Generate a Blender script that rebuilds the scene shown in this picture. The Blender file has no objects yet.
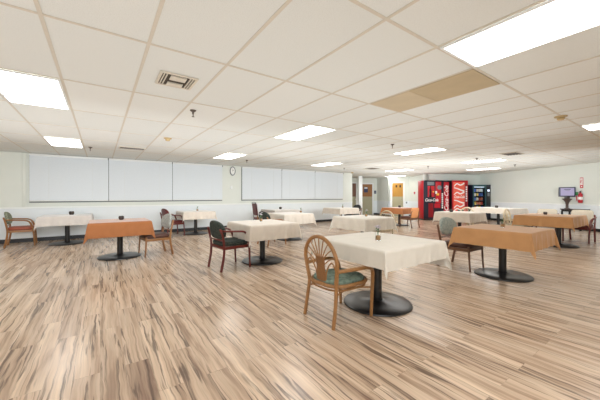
import bpy, bmesh, math, random
from mathutils import Vector, Matrix
random.seed(7)
SC = bpy.context.scene
COL = SC.collection
PI = math.pi
R = math.radians

# ------------------------------------------------------------------ materials
def lin(c):
    out = []
    for v in c[:3]:
        v = v / 255.0
        out.append(v / 12.92 if v <= 0.04045 else ((v + 0.055) / 1.055) ** 2.4)
    return (out[0], out[1], out[2], 1.0)

def new_mat(name):
    m = bpy.data.materials.new(name); m.use_nodes = True
    nt = m.node_tree
    b = nt.nodes['Principled BSDF']
    return m, nt, b

def mat(name, rgb, rough=0.5, metal=0.0, vary=0.06, scale=30.0, bump=0.0, bscale=200.0, stretch=None, spec=0.5):
    m, nt, b = new_mat(name)
    b.inputs['Roughness'].default_value = rough
    b.inputs['Metallic'].default_value = metal
    b.inputs['Specular IOR Level'].default_value = spec
    tc = nt.nodes.new('ShaderNodeTexCoord')
    src = tc.outputs['Object']
    if stretch:
        mp = nt.nodes.new('ShaderNodeMapping'); mp.inputs['Scale'].default_value = stretch
        nt.links.new(src, mp.inputs['Vector']); src = mp.outputs['Vector']
    n = nt.nodes.new('ShaderNodeTexNoise'); n.inputs['Scale'].default_value = scale; n.inputs['Detail'].default_value = 4
    nt.links.new(src, n.inputs['Vector'])
    mx = nt.nodes.new('ShaderNodeMix'); mx.data_type = 'RGBA'
    c = lin(rgb)
    mx.inputs['A'].default_value = (c[0]*(1-vary*2), c[1]*(1-vary*2), c[2]*(1-vary*2), 1)
    mx.inputs['B'].default_value = (min(1, c[0]*(1+vary*2)), min(1, c[1]*(1+vary*2)), min(1, c[2]*(1+vary*2)), 1)
    nt.links.new(n.outputs['Fac'], mx.inputs['Factor'])
    nt.links.new(mx.outputs['Result'], b.inputs['Base Color'])
    if bump:
        n2 = nt.nodes.new('ShaderNodeTexNoise'); n2.inputs['Scale'].default_value = bscale
        nt.links.new(src, n2.inputs['Vector'])
        bp = nt.nodes.new('ShaderNodeBump'); bp.inputs['Strength'].default_value = bump; bp.inputs['Distance'].default_value = 0.01
        nt.links.new(n2.outputs['Fac'], bp.inputs['Height'])
        nt.links.new(bp.outputs['Normal'], b.inputs['Normal'])
    return m

def emit_mat(name, rgb, strength):
    m, nt, b = new_mat(name)
    b.inputs['Base Color'].default_value = (.05, .05, .06, 1)
    b.inputs['Emission Color'].default_value = lin(rgb)
    b.inputs['Emission Strength'].default_value = strength
    return m

def glass_mat(name, tint=(255, 255, 255)):
    m, nt, b = new_mat(name)
    b.inputs['Base Color'].default_value = lin(tint)
    b.inputs['Roughness'].default_value = 0.03
    b.inputs['Transmission Weight'].default_value = 1.0
    b.inputs['IOR'].default_value = 1.12
    return m

def floor_mat():
    m, nt, b = new_mat('plank_floor')
    L = nt.links; N = nt.nodes
    tc = N.new('ShaderNodeTexCoord')
    sep = N.new('ShaderNodeSeparateXYZ'); L.new(tc.outputs['Object'], sep.inputs[0])
    cmb = N.new('ShaderNodeCombineXYZ')
    L.new(sep.outputs['Y'], cmb.inputs['X']); L.new(sep.outputs['X'], cmb.inputs['Y'])
    br = N.new('ShaderNodeTexBrick'); L.new(cmb.outputs[0], br.inputs['Vector'])
    br.inputs['Color1'].default_value = (0, 0, 0, 1); br.inputs['Color2'].default_value = (1, 1, 1, 1)
    br.inputs['Mortar'].default_value = (.5, .5, .5, 1)
    br.inputs['Scale'].default_value = 1.0; br.inputs['Mortar Size'].default_value = 0.0012
    br.inputs['Brick Width'].default_value = 1.22; br.inputs['Row Height'].default_value = 0.152
    br.offset = 0.37; br.offset_frequency = 2
    off = N.new('ShaderNodeVectorMath'); off.operation = 'SCALE'; off.inputs['Scale'].default_value = 3.0
    L.new(br.outputs['Color'], off.inputs[0])
    add = N.new('ShaderNodeVectorMath'); add.operation = 'ADD'
    L.new(tc.outputs['Object'], add.inputs[0]); L.new(off.outputs[0], add.inputs[1])
    # gentle sideways wander so the grain is wavy
    wn = N.new('ShaderNodeTexNoise'); wn.inputs['Scale'].default_value = 3.2; wn.inputs['Detail'].default_value = 3
    L.new(add.outputs[0], wn.inputs['Vector'])
    wv = N.new('ShaderNodeVectorMath'); wv.operation = 'MULTIPLY'; wv.inputs[1].default_value = (.042, 0, 0)
    L.new(wn.outputs['Color'], wv.inputs[0])
    add2 = N.new('ShaderNodeVectorMath'); add2.operation = 'ADD'
    L.new(add.outputs[0], add2.inputs[0]); L.new(wv.outputs[0], add2.inputs[1])
    def streak(sx, sy, detail, dist):
        mp = N.new('ShaderNodeMapping'); mp.inputs['Scale'].default_value = (sx, sy, 1)
        L.new(add2.outputs[0], mp.inputs['Vector'])
        n = N.new('ShaderNodeTexNoise'); n.inputs['Scale'].default_value = 1.0
        n.inputs['Detail'].default_value = detail; n.inputs['Distortion'].default_value = dist
        L.new(mp.outputs[0], n.inputs['Vector']); return n.outputs['Fac']
    s1 = streak(8, .45, 4, 1.3)
    s2 = streak(25, .85, 4, 1.6)
    s3 = streak(80, 1.6, 3, 0.4)
    # base grain
    r1 = N.new('ShaderNodeValToRGB'); L.new(s1, r1.inputs[0])
    e = r1.color_ramp.elements
    e[0].position = 0.30; e[0].color = lin((152, 124, 104)); e[1].position = 0.66; e[1].color = lin((236, 214, 190))
    x = r1.color_ramp.elements.new(0.46); x.color = lin((212, 186, 160))
    # dark heart-wood streaks
    r2 = N.new('ShaderNodeValToRGB'); L.new(s2, r2.inputs[0])
    e = r2.color_ramp.elements
    e[0].position = 0.35; e[0].color = (1, 1, 1, 1); e[1].position = 0.46; e[1].color = (0, 0, 0, 1)
    x = r2.color_ramp.elements.new(0.385); x.color = (.72, .72, .72, 1)
    mx = N.new('ShaderNodeMix'); mx.data_type = 'RGBA'
    dk = N.new('ShaderNodeMath'); dk.operation = 'MULTIPLY'; dk.inputs[1].default_value = 0.82
    L.new(r2.outputs[0], dk.inputs[0]); L.new(dk.outputs[0], mx.inputs['Factor'])
    L.new(r1.outputs[0], mx.inputs['A']); mx.inputs['B'].default_value = lin((98, 78, 66))
    # fine pores
    mf = N.new('ShaderNodeMix'); mf.data_type = 'RGBA'; mf.blend_type = 'MULTIPLY'; mf.inputs['Factor'].default_value = 1
    r3 = N.new('ShaderNodeValToRGB'); L.new(s3, r3.inputs[0])
    e = r3.color_ramp.elements
    e[0].position = 0.3; e[0].color = (.80, .78, .77, 1); e[1].position = 0.6; e[1].color = (1.04, 1.04, 1.04, 1)
    L.new(mx.outputs['Result'], mf.inputs['A']); L.new(r3.outputs[0], mf.inputs['B'])
    # per plank tone
    mp_ = N.new('ShaderNodeMix'); mp_.data_type = 'RGBA'; mp_.blend_type = 'MULTIPLY'; mp_.inputs['Factor'].default_value = 1
    r4 = N.new('ShaderNodeValToRGB'); L.new(br.outputs['Color'], r4.inputs[0])
    e = r4.color_ramp.elements
    e[0].position = 0.0; e[0].color = (.90, .88, .87, 1); e[1].position = 1.0; e[1].color = (1.06, 1.05, 1.04, 1)
    L.new(mf.outputs['Result'], mp_.inputs['A']); L.new(r4.outputs[0], mp_.inputs['B'])
    # seams
    ms = N.new('ShaderNodeMix'); ms.data_type = 'RGBA'
    sf = N.new('ShaderNodeMath'); sf.operation = 'MULTIPLY'; sf.inputs[1].default_value = 0.25
    L.new(br.outputs['Fac'], sf.inputs[0]); L.new(sf.outputs[0], ms.inputs['Factor'])
    L.new(mp_.outputs['Result'], ms.inputs['A']); ms.inputs['B'].default_value = lin((80, 60, 48))
    L.new(ms.outputs['Result'], b.inputs['Base Color'])
    b.inputs['Roughness'].default_value = 0.25
    b.inputs['Specular IOR Level'].default_value = 0.6
    bp = N.new('ShaderNodeBump'); bp.inputs['Strength'].default_value = 0.12; bp.inputs['Distance'].default_value = 0.004
    L.new(s3, bp.inputs['Height']); L.new(bp.outputs[0], b.inputs['Normal'])
    return m

GX0, GY0, TW, TL = -0.3096, 1.1893, 0.6096, 1.2192
CEIL = 2.388
def ceiling_mat():
    m, nt, b = new_mat('acoustic_tile')
    L = nt.links; N = nt.nodes
    tc = N.new('ShaderNodeTexCoord')
    mp = N.new('ShaderNodeMapping'); mp.inputs['Location'].default_value = (-GX0, -GY0, 0)
    L.new(tc.outputs['Object'], mp.inputs['Vector'])
    br = N.new('ShaderNodeTexBrick'); L.new(mp.outputs[0], br.inputs['Vector'])
    br.offset = 0; br.squash = 1
    br.inputs['Scale'].default_value = 1; br.inputs['Brick Width'].default_value = TW; br.inputs['Row Height'].default_value = TL
    br.inputs['Mortar Size'].default_value = 0
    br.inputs['Color1'].default_value = lin((230, 233, 229)); br.inputs['Color2'].default_value = lin((238, 240, 236))
    n = N.new('ShaderNodeTexNoise'); n.inputs['Scale'].default_value = 160; n.inputs['Detail'].default_value = 3
    L.new(tc.outputs['Object'], n.inputs['Vector'])
    r = N.new('ShaderNodeValToRGB'); L.new(n.outputs['Fac'], r.inputs[0])
    e = r.color_ramp.elements
    e[0].position = .3; e[0].color = (.9, .89, .88, 1); e[1].position = .5; e[1].color = (1, 1, 1, 1)
    mx = N.new('ShaderNodeMix'); mx.data_type = 'RGBA'; mx.blend_type = 'MULTIPLY'; mx.inputs['Factor'].default_value = 1
    L.new(br.outputs['Color'], mx.inputs['A']); L.new(r.outputs[0], mx.inputs['B'])
    L.new(mx.outputs['Result'], b.inputs['Base Color'])
    b.inputs['Roughness'].default_value = 0.9
    bp = N.new('ShaderNodeBump'); bp.inputs['Strength'].default_value = 0.25; bp.inputs['Distance'].default_value = 0.003
    L.new(n.outputs['Fac'], bp.inputs['Height']); L.new(bp.outputs[0], b.inputs['Normal'])
    return m

def wall_mat():
    # pale green above the chair rail, near white below (painted wall)
    m, nt, b = new_mat('painted_wall')
    L = nt.links; N = nt.nodes
    tc = N.new('ShaderNodeTexCoord'); sep = N.new('ShaderNodeSeparateXYZ'); L.new(tc.outputs['Object'], sep.inputs[0])
    gt = N.new('ShaderNodeMath'); gt.operation = 'GREATER_THAN'; gt.inputs[1].default_value = 0.92
    L.new(sep.outputs['Z'], gt.inputs[0])
    n = N.new('ShaderNodeTexNoise'); n.inputs['Scale'].default_value = 3; n.inputs['Detail'].default_value = 5
    L.new(tc.outputs['Object'], n.inputs['Vector'])
    up = N.new('ShaderNodeMix'); up.data_type = 'RGBA'; up.inputs['A'].default_value = lin((222, 226, 217)); up.inputs['B'].default_value = lin((228, 231, 223))
    lo = N.new('ShaderNodeMix'); lo.data_type = 'RGBA'; lo.inputs['A'].default_value = lin((228, 234, 236)); lo.inputs['B'].default_value = lin((236, 241, 243))
    L.new(n.outputs['Fac'], up.inputs['Factor']); L.new(n.outputs['Fac'], lo.inputs['Factor'])
    mx = N.new('ShaderNodeMix'); mx.data_type = 'RGBA'
    L.new(gt.outputs[0], mx.inputs['Factor']); L.new(lo.outputs['Result'], mx.inputs['A']); L.new(up.outputs['Result'], mx.inputs['B'])
    L.new(mx.outputs['Result'], b.inputs['Base Color'])
    b.inputs['Roughness'].default_value = 0.6
    n2 = N.new('ShaderNodeTexNoise'); n2.inputs['Scale'].default_value = 120
    L.new(tc.outputs['Object'], n2.inputs['Vector'])
    bp = N.new('ShaderNodeBump'); bp.inputs['Strength'].default_value = 0.08; bp.inputs['Distance'].default_value = 0.003
    L.new(n2.outputs['Fac'], bp.inputs['Height']); L.new(bp.outputs[0], b.inputs['Normal'])
    return m

def cloth_mat(name, rgb):
    m, nt, b = new_mat(name)
    L = nt.links; N = nt.nodes
    tc = N.new('ShaderNodeTexCoord')
    n = N.new('ShaderNodeTexNoise'); n.inputs['Scale'].default_value = 6; n.inputs['Detail'].default_value = 5; n.inputs['Distortion'].default_value = .8
    L.new(tc.outputs['Object'], n.inputs['Vector'])
    c = lin(rgb)
    mx = N.new('ShaderNodeMix'); mx.data_type = 'RGBA'
    mx.inputs['A'].default_value = (c[0]*.9, c[1]*.9, c[2]*.9, 1); mx.inputs['B'].default_value = (min(1, c[0]*1.08), min(1, c[1]*1.08), min(1, c[2]*1.08), 1)
    L.new(n.outputs['Fac'], mx.inputs['Factor']); L.new(mx.outputs['Result'], b.inputs['Base Color'])
    b.inputs['Roughness'].default_value = .85; b.inputs['Sheen Weight'].default_value = .45; b.inputs['Sheen Roughness'].default_value = .35
    b.inputs['Specular IOR Level'].default_value = .2
    bp = N.new('ShaderNodeBump'); bp.inputs['Strength'].default_value = .35; bp.inputs['Distance'].default_value = .02
    L.new(n.outputs['Fac'], bp.inputs['Height']); L.new(bp.outputs[0], b.inputs['Normal'])
    return m

def pattern_mat(name, a, bb, scale=28):
    # woven upholstery with a small mottled motif
    m, nt, b = new_mat(name)
    L = nt.links; N = nt.nodes
    tc = N.new('ShaderNodeTexCoord')
    v = N.new('ShaderNodeTexVoronoi'); v.inputs['Scale'].default_value = scale
    L.new(tc.outputs['Object'], v.inputs['Vector'])
    r = N.new('ShaderNodeValToRGB'); L.new(v.outputs['Distance'], r.inputs[0])
    e = r.color_ramp.elements
    e[0].position = .25; e[0].color = lin(a); e[1].position = .6; e[1].color = lin(bb)
    L.new(r.outputs[0], b.inputs['Base Color']); b.inputs['Roughness'].default_value = .85
    return m

M = dict(
    floor=floor_mat(), ceil=ceiling_mat(), wall=wall_mat(),
    grid=mat('ceiling_grid_paint', (216, 209, 194), .6, vary=.03),
    white=mat('white_paint', (238, 240, 238), .45, vary=.02),
    rail=mat('rail_paint', (240, 243, 240), .4, vary=.02),
    base=mat('black_rubber', (24, 24, 28), .45, vary=.1),
    blind=mat('blind_vinyl', (231, 236, 239), .45, vary=.02),
    dark=mat('dark_gap', (120, 124, 124), .7),
    black=mat('black_metal', (22, 22, 24), .28, vary=.1, spec=.6),
    blackmat=mat('black_plastic', (26, 27, 31), .5),
    chrome=mat('chrome', (190, 190, 190), .25, 1.0),
    laminate=mat('table_laminate', (120, 85, 60), .4),
    cream=cloth_mat('cream_cloth', (236, 230, 219)),
    beige=cloth_mat('beige_cloth', (224, 214, 201)),
    greycloth=cloth_mat('pale_grey_cloth', (206, 199, 192)),
    orange=cloth_mat('apricot_cloth', (208, 158, 110)),
    rust=cloth_mat('rust_cloth', (166, 108, 68)),
    mahog=mat('mahogany', (104, 36, 28), .3, vary=.15, scale=20, stretch=(1, 1, .2)),
    tanwood=mat('honey_wood', (150, 104, 62), .35, vary=.12, scale=20, stretch=(1, 1, .2)),
    brownwood=mat('brown_wood', (112, 76, 52), .35, vary=.12, scale=20, stretch=(1, 1, .2)),
    rattan=mat('rattan', (162, 116, 70), .42, vary=.16, scale=45),
    rattan_pale=mat('pale_rattan', (208, 192, 160), .5, vary=.12, scale=45),
    weave=mat('woven_cane', (150, 104, 62), .5, vary=.25, scale=130, bump=.5, bscale=260),
    greenseat=pattern_mat('green_patterned_vinyl', (92, 112, 102), (124, 142, 128)),
    darkgreen=pattern_mat('dark_green_vinyl', (34, 42, 40), (58, 66, 60)),
    sage=pattern_mat('sage_upholstery', (116, 122, 104), (150, 154, 132)),
    bluegrey=pattern_mat('blue_grey_upholstery', (146, 160, 156), (176, 184, 176)),
    greyup=pattern_mat('grey_upholstery', (146, 150, 148), (178, 180, 174)),
    rustseat=mat('rust_vinyl', (150, 74, 50), .5),
    brownseat=mat('brown_vinyl', (84, 52, 42), .45),
    maroon=mat('maroon_vinyl', (98, 34, 36), .45),
    tanup=mat('apricot_upholstery', (206, 142, 92), .8),
    beigeup=mat('beige_upholstery', (186, 174, 154), .8),
    darkup=mat('charcoal_upholstery', (52, 56, 56), .7),
    glass=glass_mat('clear_glass'), pane=glass_mat('pane_glass', (240, 250, 250)),
    pebble=mat('amber_pebbles', (168, 132, 88), .5, vary=.3, scale=160, bump=.6, bscale=160),
    leaf=mat('leaf_green', (92, 132, 92), .6), petal=mat('lilac_petal', (236, 228, 238), .7),
    cup=mat('dark_brown_glaze', (52, 40, 34), .3),
    red=mat('vending_red', (184, 26, 40), .3, vary=.05),
    dkred=mat('vending_dark_red', (132, 16, 28), .3), wht=mat('vending_white', (240, 236, 232), .35),
    orng=mat('vending_coral', (232, 96, 74), .35), navy=mat('vending_navy', (26, 28, 44), .35),
    teal=mat('vending_teal', (44, 84, 88), .35), greyp=mat('grey_plastic', (120, 124, 128), .4),
    cola=mat('cola_brown', (56, 20, 16), .15), yellow=mat('yellow_label', (236, 190, 70), .5),
    doorup=mat('door_oak', (150, 100, 52), .4, vary=.15, scale=14, stretch=(6, 6, .4)),
    doorgold=mat('door_golden_oak', (188, 140, 66), .4, vary=.12, scale=14, stretch=(6, 6, .4)),
    doorlow=mat('door_tan_laminate', (170, 164, 134), .5, vary=.05),
    doorred=mat('door_walnut', (112, 66, 34), .4, vary=.15, scale=14, stretch=(6, 6, .4)),
    stain=mat('tan_panel', (194, 176, 142), .7, vary=.06, scale=4),
    stain2=mat('pale_tan_panel', (206, 190, 160), .7, vary=.06, scale=4),
    vent=mat('vent_metal', (222, 214, 198), .5), ventdark=mat('vent_dark', (74, 66, 54), .8),
    beigeplastic=mat('beige_plastic', (196, 172, 126), .5), brass=mat('sprinkler_metal', (110, 100, 92), .4, .7),
    tvframe=mat('screen_frame', (62, 66, 88), .4), bronze=mat('bronze_stand', (94, 78, 70), .35, .3),
    screen=emit_mat('lit_screen', (218, 204, 246), 0.62),
    lit=emit_mat('vending_lamp', (225, 238, 255), 2.0),
    clockface=mat('clock_face', (236, 236, 232), .4), pic=mat('notice_blue', (52, 60, 92), .6),
    signred=mat('sign_red', (198, 48, 66), .5), greentag=mat('green_tag', (46, 120, 66), .6),
)
def diffuser_mat(name, s):
    m, nt, b = new_mat(name)
    L = nt.links; N = nt.nodes
    tc = N.new('ShaderNodeTexCoord'); sep = N.new('ShaderNodeSeparateXYZ'); L.new(tc.outputs['Object'], sep.inputs[0])
    w = N.new('ShaderNodeMath'); w.operation = 'MULTIPLY'; w.inputs[1].default_value = 2*PI/0.30; L.new(sep.outputs['X'], w.inputs[0])
    c = N.new('ShaderNodeMath'); c.operation = 'COSINE'; L.new(w.outputs[0], c.inputs[0])
    ma = N.new('ShaderNodeMath'); ma.operation = 'MULTIPLY_ADD'; ma.inputs[1].default_value = -s*.12; ma.inputs[2].default_value = s
    L.new(c.outputs[0], ma.inputs[0]); L.new(ma.outputs[0], b.inputs['Emission Strength'])
    b.inputs['Base Color'].default_value = (.9, .9, .9, 1)
    b.inputs['Emission Color'].default_value = (1, .985, .96, 1)
    return m
M['diff'] = diffuser_mat('lit_diffuser', 9.5)

# ------------------------------------------------------------------ mesh helpers
def finish(bm, ang=38):
    bmesh.ops.recalc_face_normals(bm, faces=bm.faces)
    for f in bm.faces: f.smooth = True
    for e in bm.edges:
        if len(e.link_faces) == 2:
            try:
                if e.calc_face_angle() > R(ang): e.smooth = False
            except ValueError: pass

def obj(name, bm, m, parent=None, loc=None, rot=None, raw=False):
    if not raw: finish(bm)
    me = bpy.data.meshes.new(name); bm.to_mesh(me); bm.free()
    me.materials.append(m)
    o = bpy.data.objects.new(name, me); COL.objects.link(o)
    if parent: o.parent = parent
    if loc: o.location = loc
    if rot: o.rotation_euler = rot
    return o

def tag(o, label, cat, group=None):
    o['label'] = label; o['category'] = cat
    if group: o['group'] = group
    return o

def thing(name, label, cat, loc=(0, 0, 0), rz=0, group=None):
    o = bpy.data.objects.new(name, None); COL.objects.link(o)
    o.empty_display_size = .1
    o.location = loc; o.rotation_euler = (0, 0, rz)
    return tag(o, label, cat, group)

def struct(name, bm, m, loc=None, rz=0, parent=None):
    o = obj(name, bm, m, parent, loc, (0, 0, rz))
    if not parent: o['kind'] = 'structure'
    return o

def box(bm, x0, x1, y0, y1, z0, z1, bev=0.0, seg=2):
    b2 = bmesh.new()
    vs = [b2.verts.new(v) for v in [(x0,y0,z0),(x1,y0,z0),(x1,y1,z0),(x0,y1,z0),(x0,y0,z1),(x1,y0,z1),(x1,y1,z1),(x0,y1,z1)]]
    for f in [(0,3,2,1),(4,5,6,7),(0,1,5,4),(1,2,6,5),(2,3,7,6),(3,0,4,7)]: b2.faces.new([vs[i] for i in f])
    if bev: bmesh.ops.bevel(b2, geom=list(b2.edges), offset=bev, segments=seg, profile=.5, affect='EDGES')
    me = bpy.data.meshes.new('t'); b2.to_mesh(me); b2.free(); bm.from_mesh(me); bpy.data.meshes.remove(me)
    return bm
def BX(*a, **k): return box(bmesh.new(), *a, **k)

def lathe(bm, prof, seg=24, c=(0, 0, 0)):
    rings = []
    for r, z in prof:
        if r < 1e-5: rings.append([bm.verts.new((c[0], c[1], c[2]+z))])
        else: rings.append([bm.verts.new((c[0]+r*math.cos(2*PI*i/seg), c[1]+r*math.sin(2*PI*i/seg), c[2]+z)) for i in range(seg)])
    for a, b in zip(rings, rings[1:]):
        if len(a) == 1 and len(b) == 1: continue
        for i in range(seg):
            j = (i+1) % seg
            if len(a) == 1: bm.faces.new((a[0], b[j], b[i]))
            elif len(b) == 1: bm.faces.new((a[i], a[j], b[0]))
            else: bm.faces.new((a[i], a[j], b[j], b[i]))
    return bm

def spline(pts, n=6):
    P = [Vector(p) for p in pts]
    if len(P) < 3: return P
    out = []
    for i in range(len(P)-1):
        p0 = P[max(i-1, 0)]; p1 = P[i]; p2 = P[i+1]; p3 = P[min(i+2, len(P)-1)]
        for k in range(n):
            t = k/n
            out.append(.5*((2*p1)+(p2-p0)*t+(2*p0-5*p1+4*p2-p3)*t*t+(3*p1-p0-3*p2+p3)*t**3))
    out.append(P[-1]); return out

def tube(bm, pts, r0, r1=None, seg=8, n=6, smooth=True, closed=False, flat=None):
    """sweep; r may taper r0->r1; flat=(a,b) scales the two section axes"""
    P = spline(pts, n) if smooth else [Vector(p) for p in pts]
    r1 = r0 if r1 is None else r1
    up = Vector((0, 0, 1)); prev = None; rings = []
    for i, p in enumerate(P):
        if closed: t = P[(i+1) % len(P)] - P[i-1]
        else: t = P[min(i+1, len(P)-1)] - P[max(i-1, 0)]
        t.normalize()
        if prev is None:
            ref = Vector((0, 1, 0)) if abs(t.z) > .8 else up
            a = (ref - t*ref.dot(t)).normalized()
        else: a = (prev - t*prev.dot(t)).normalized()
        prev = a; b = t.cross(a)
        r = r0+(r1-r0)*i/max(1, len(P)-1)
        fa, fb = flat if flat else (1, 1)
        rings.append([bm.verts.new(p+a*(r*fa*math.cos(2*PI*k/seg))+b*(r*fb*math.sin(2*PI*k/seg))) for k in range(seg)])
    prs = list(zip(rings, rings[1:]))
    if closed: prs.append((rings[-1], rings[0]))
    for A, B in prs:
        for k in range(seg):
            bm.faces.new((A[k], A[(k+1) % seg], B[(k+1) % seg], B[k]))
    if not closed:
        bm.faces.new(rings[0][::-1]); bm.faces.new(rings[-1])
    return bm
def TB(*a, **k): return tube(bmesh.new(), *a, **k)

def puff(bm, outline, t, fmap, edge=.4):
    """pillow: 2-D outline (list of (u,v)), thickness t, fmap(u,v,w)->Vector"""
    cu = sum(p[0] for p in outline)/len(outline); cv = sum(p[1] for p in outline)/len(outline)
    prof = []
    for k in range(7):
        a = -PI/2+PI*k/6
        prof.append((1-.09*(1-math.cos(a)), math.sin(a)*t/2))
    rings = [(0.45, -t/2*1.12), (0.78, -t/2*1.06)]+prof+[(0.78, t/2*1.06), (0.45, t/2*1.12)]
    R_ = []
    for s, w in rings:
        R_.append([bm.verts.new(fmap(cu+(u-cu)*s, cv+(v-cv)*s, w)) for u, v in outline])
    n = len(outline)
    for A, B in zip(R_, R_[1:]):
        for k in range(n): bm.faces.new((A[k], A[(k+1) % n], B[(k+1) % n], B[k]))
    for ring, w in ((R_[0], -t/2*1.14), (R_[-1], t/2*1.14)):
        c = bm.verts.new(fmap(cu, cv, w))
        for k in range(n): bm.faces.new((ring[k], ring[(k+1) % n], c))
    return bm

def sup(a, b, e=4, n=28, top=None):
    """superellipse outline, optional different exponent for upper half"""
    o = []
    for k in range(n):
        th = 2*PI*k/n; c, s = math.cos(th), math.sin(th)
        ex = (top if (top and s > 0) else e)
        o.append((a*math.copysign(abs(c)**(2/ex), c), b*math.copysign(abs(s)**(2/ex), s)))
    return o

def text(name, body, size, m, parent, loc, rot, shear=0.0, sx=1.0, ext=.002, bold=0.0):
    cu = bpy.data.curves.new(name, 'FONT'); cu.body = body; cu.size = size; cu.shear = shear
    cu.align_x = 'CENTER'; cu.align_y = 'CENTER'; cu.extrude = ext; cu.offset = bold; cu.resolution_u = 3
    tmp = bpy.data.objects.new(name, cu); COL.objects.link(tmp)
    dg = bpy.context.evaluated_depsgraph_get()
    me = bpy.data.meshes.new_from_object(tmp.evaluated_get(dg))
    bpy.data.objects.remove(tmp); bpy.data.curves.remove(cu)
    me.materials.clear(); me.materials.append(m)
    o = bpy.data.objects.new(name, me); COL.objects.link(o)
    o.parent = parent; o.location = loc; o.rotation_euler = rot; o.scale = (sx, 1, 1)
    return o

# ------------------------------------------------------------------ room frame
PH = R(29.5)                                  # the right-hand part of the room is turned
W = Vector((math.sin(PH), math.cos(PH), 0)); N = Vector((math.cos(PH), -math.sin(PH), 0))
YW = 10.45
R0 = Vector((14.0, 2.1, 0)); RC = R0 + W*5.69
V1 = RC - N*2.96; V2 = V1 + W*2.0; V3 = V2 - N*1.31; V4 = V3 + W*1.8; V5 = V4 - N*2.75
WE = Vector((10.62, YW, 0))                   # end of the window wall
RB = R0 - W*6.2

def seg_wall(name, p, q, t=.12, side=1, z0=0, z1=CEIL):
    """wall panel from p to q; interior face on p-q line, thickness away"""
    d = (q-p); L = d.length; rz = math.atan2(d.y, d.x)
    return struct(name, BX(0, L, 0 if side > 0 else -t, t if side > 0 else 0, z0, z1), M['wall'], p, rz)
def seg_strip(name, p, q, m, z0, z1, t=.012, side=-1, lo=0, bev=.003):
    d = (q-p); L = d.length; rz = math.atan2(d.y, d.x)
    return struct(name, BX(lo, L-lo, -t if side < 0 else 0, 0 if side < 0 else t, z0, z1, bev=bev, seg=1), m, p, rz)

struct('floor', BX(-6.2, 22, -4.2, 19, -.1, 0), M['floor'])
struct('ceiling', BX(-6.2, 22, -4.2, 19, CEIL, CEIL+.1), M['ceil'])
g = bmesh.new()
for k in range(-9, 36):
    x = GX0+TW*k; box(g, x-.012, x+.012, -4.1, 18.9, CEIL-.004, CEIL-.0005)
for j in range(-4, 15):
    y = GY0+TL*j; box(g, -6.1, 21.9, y-.012, y+.012, CEIL-.0042, CEIL-.0007)
struct('trim_1', g, M['grid'])

wl = Vector((-6, YW, 0))
seg_wall('wall_window', wl, WE)
seg_wall('wall_left', Vector((-6, -4, 0)), wl)
seg_wall('wall_rear', RB+Vector((-.0, 0, 0)), Vector((-6, -4, 0)))
seg_wall('wall_right', RC, RB)
seg_wall('wall_vending', V1, RC)
seg_wall('wall_passage', V2, V1)
seg_wall('wall_double_door', V3, V2)
seg_wall('wall_alcove', V4, V3)
seg_wall('wall_door', V5, V4)
seg_wall('wall_corner', WE, V5)
# black skirting and white chair rail
for nm, p, q in [('window', wl, WE), ('right', RC, RB), ('vending', V1, RC), ('passage', V2, V1), ('alcove', V4, V3)]:
    seg_strip('baseboard_'+nm, p, q, M['base'], 0.0, .105)
# short skirting pieces either side of the doors
def on(p, d, s, z=0): 
    v = p + d*s; return Vector((v.x, v.y, z))
seg_strip('baseboard_door', on(V4, N, -.27), V4, M['base'], 0, .105)
seg_strip('baseboard_double', V3, on(V2, N, -1.14), M['base'], 0, .105)
tn = 2
for nm, p, q in [('window', wl, WE), ('right', RC, RB), ('vending', V1, RC), ('alcove', V4, V3)]:
    seg_strip('trim_%d' % tn, p, q, M['rail'], .895, .935, t=.014); tn += 1
# the narrow pilaster left of the first window, and the wall clock bay
struct('trim_%d' % tn, BX(-1.70, -1.62, YW-.03, YW, .94, CEIL-.005, bev=.004), M['wall']); tn += 1

# windows behind the blinds
def window(n, x0, x1, divs):
    fr = bmesh.new(); z0, z1 = 1.10, 2.33
    xs = [x0]+divs+[x1]
    box(fr, x0, x1, YW-.02, YW-.002, z0-.05, z0); box(fr, x0, x1, YW-.02, YW-.002, z1, z1+.045)
    for x in xs: box(fr, max(x0, x-.025), min(x1, x+.025), YW-.02, YW-.002, z0, z1)
    o = struct('window_%d' % n, fr, M['dark'])
    for a, b in zip(xs, xs[1:]):
        obj('pane', BX(a+.03, b-.03, YW-.010, YW-.006, z0+.005, z1-.005), M['pane'], o)
window(1, -1.56, 3.75, [.21, 2.01]); window(2, 4.53, 9.93, [6.35, 8.15])
def blind(x0, x1, label):
    t = thing('window_blind', label, 'blind', ((x0+x1)/2, YW-.05, 1.07), 0, 'white blinds along the window wall')
    h = (x1-x0)/2-.007; H = CEIL-.012-1.07
    obj('headrail', BX(-h, h, -.028, .022, H-.05, H, bev=.004), M['white'], t)
    s = bmesh.new(); z = .045; k = 0
    while z < H-.06:
        zt = z+.034
        vs = [s.verts.new(p) for p in [(-h, -.009, z), (h, -.009, z), (h, .004, zt+.006), (-h, .004, zt+.006)]]
        s.faces.new(vs); z += .034
    obj('slats', s, M['blind'], t, raw=True)
    obj('bottom_rail', BX(-h, h, -.014, .010, .015, .042, bev=.004), M['white'], t)
    for sx in (-.55, .55):
        obj('ladder_cord', BX(sx*h-.003, sx*h+.003, -.0125, -.0105, .03, H-.05), M['white'], t)
    obj('mount_bracket', BX(h-.015, h+.01, -.032, .02, H-.06, H+.002), M['dark'], t)
bl = ['wide white closed blind at the far left end of the window wall',
      'white closed blind in the middle of the left window group above the rust-covered table',
      'narrow white closed blind just left of the wall clock',
      'white closed blind just right of the wall clock',
      'white closed blind in the middle of the right window group',
      'white closed blind at the right end of the window wall near the doors']
for (a, b), l in zip([(-1.56, .21), (.21, 2.01), (2.01, 3.75), (4.53, 6.35), (6.35, 8.15), (8.15, 9.93)], bl): blind(a, b, l)

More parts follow.
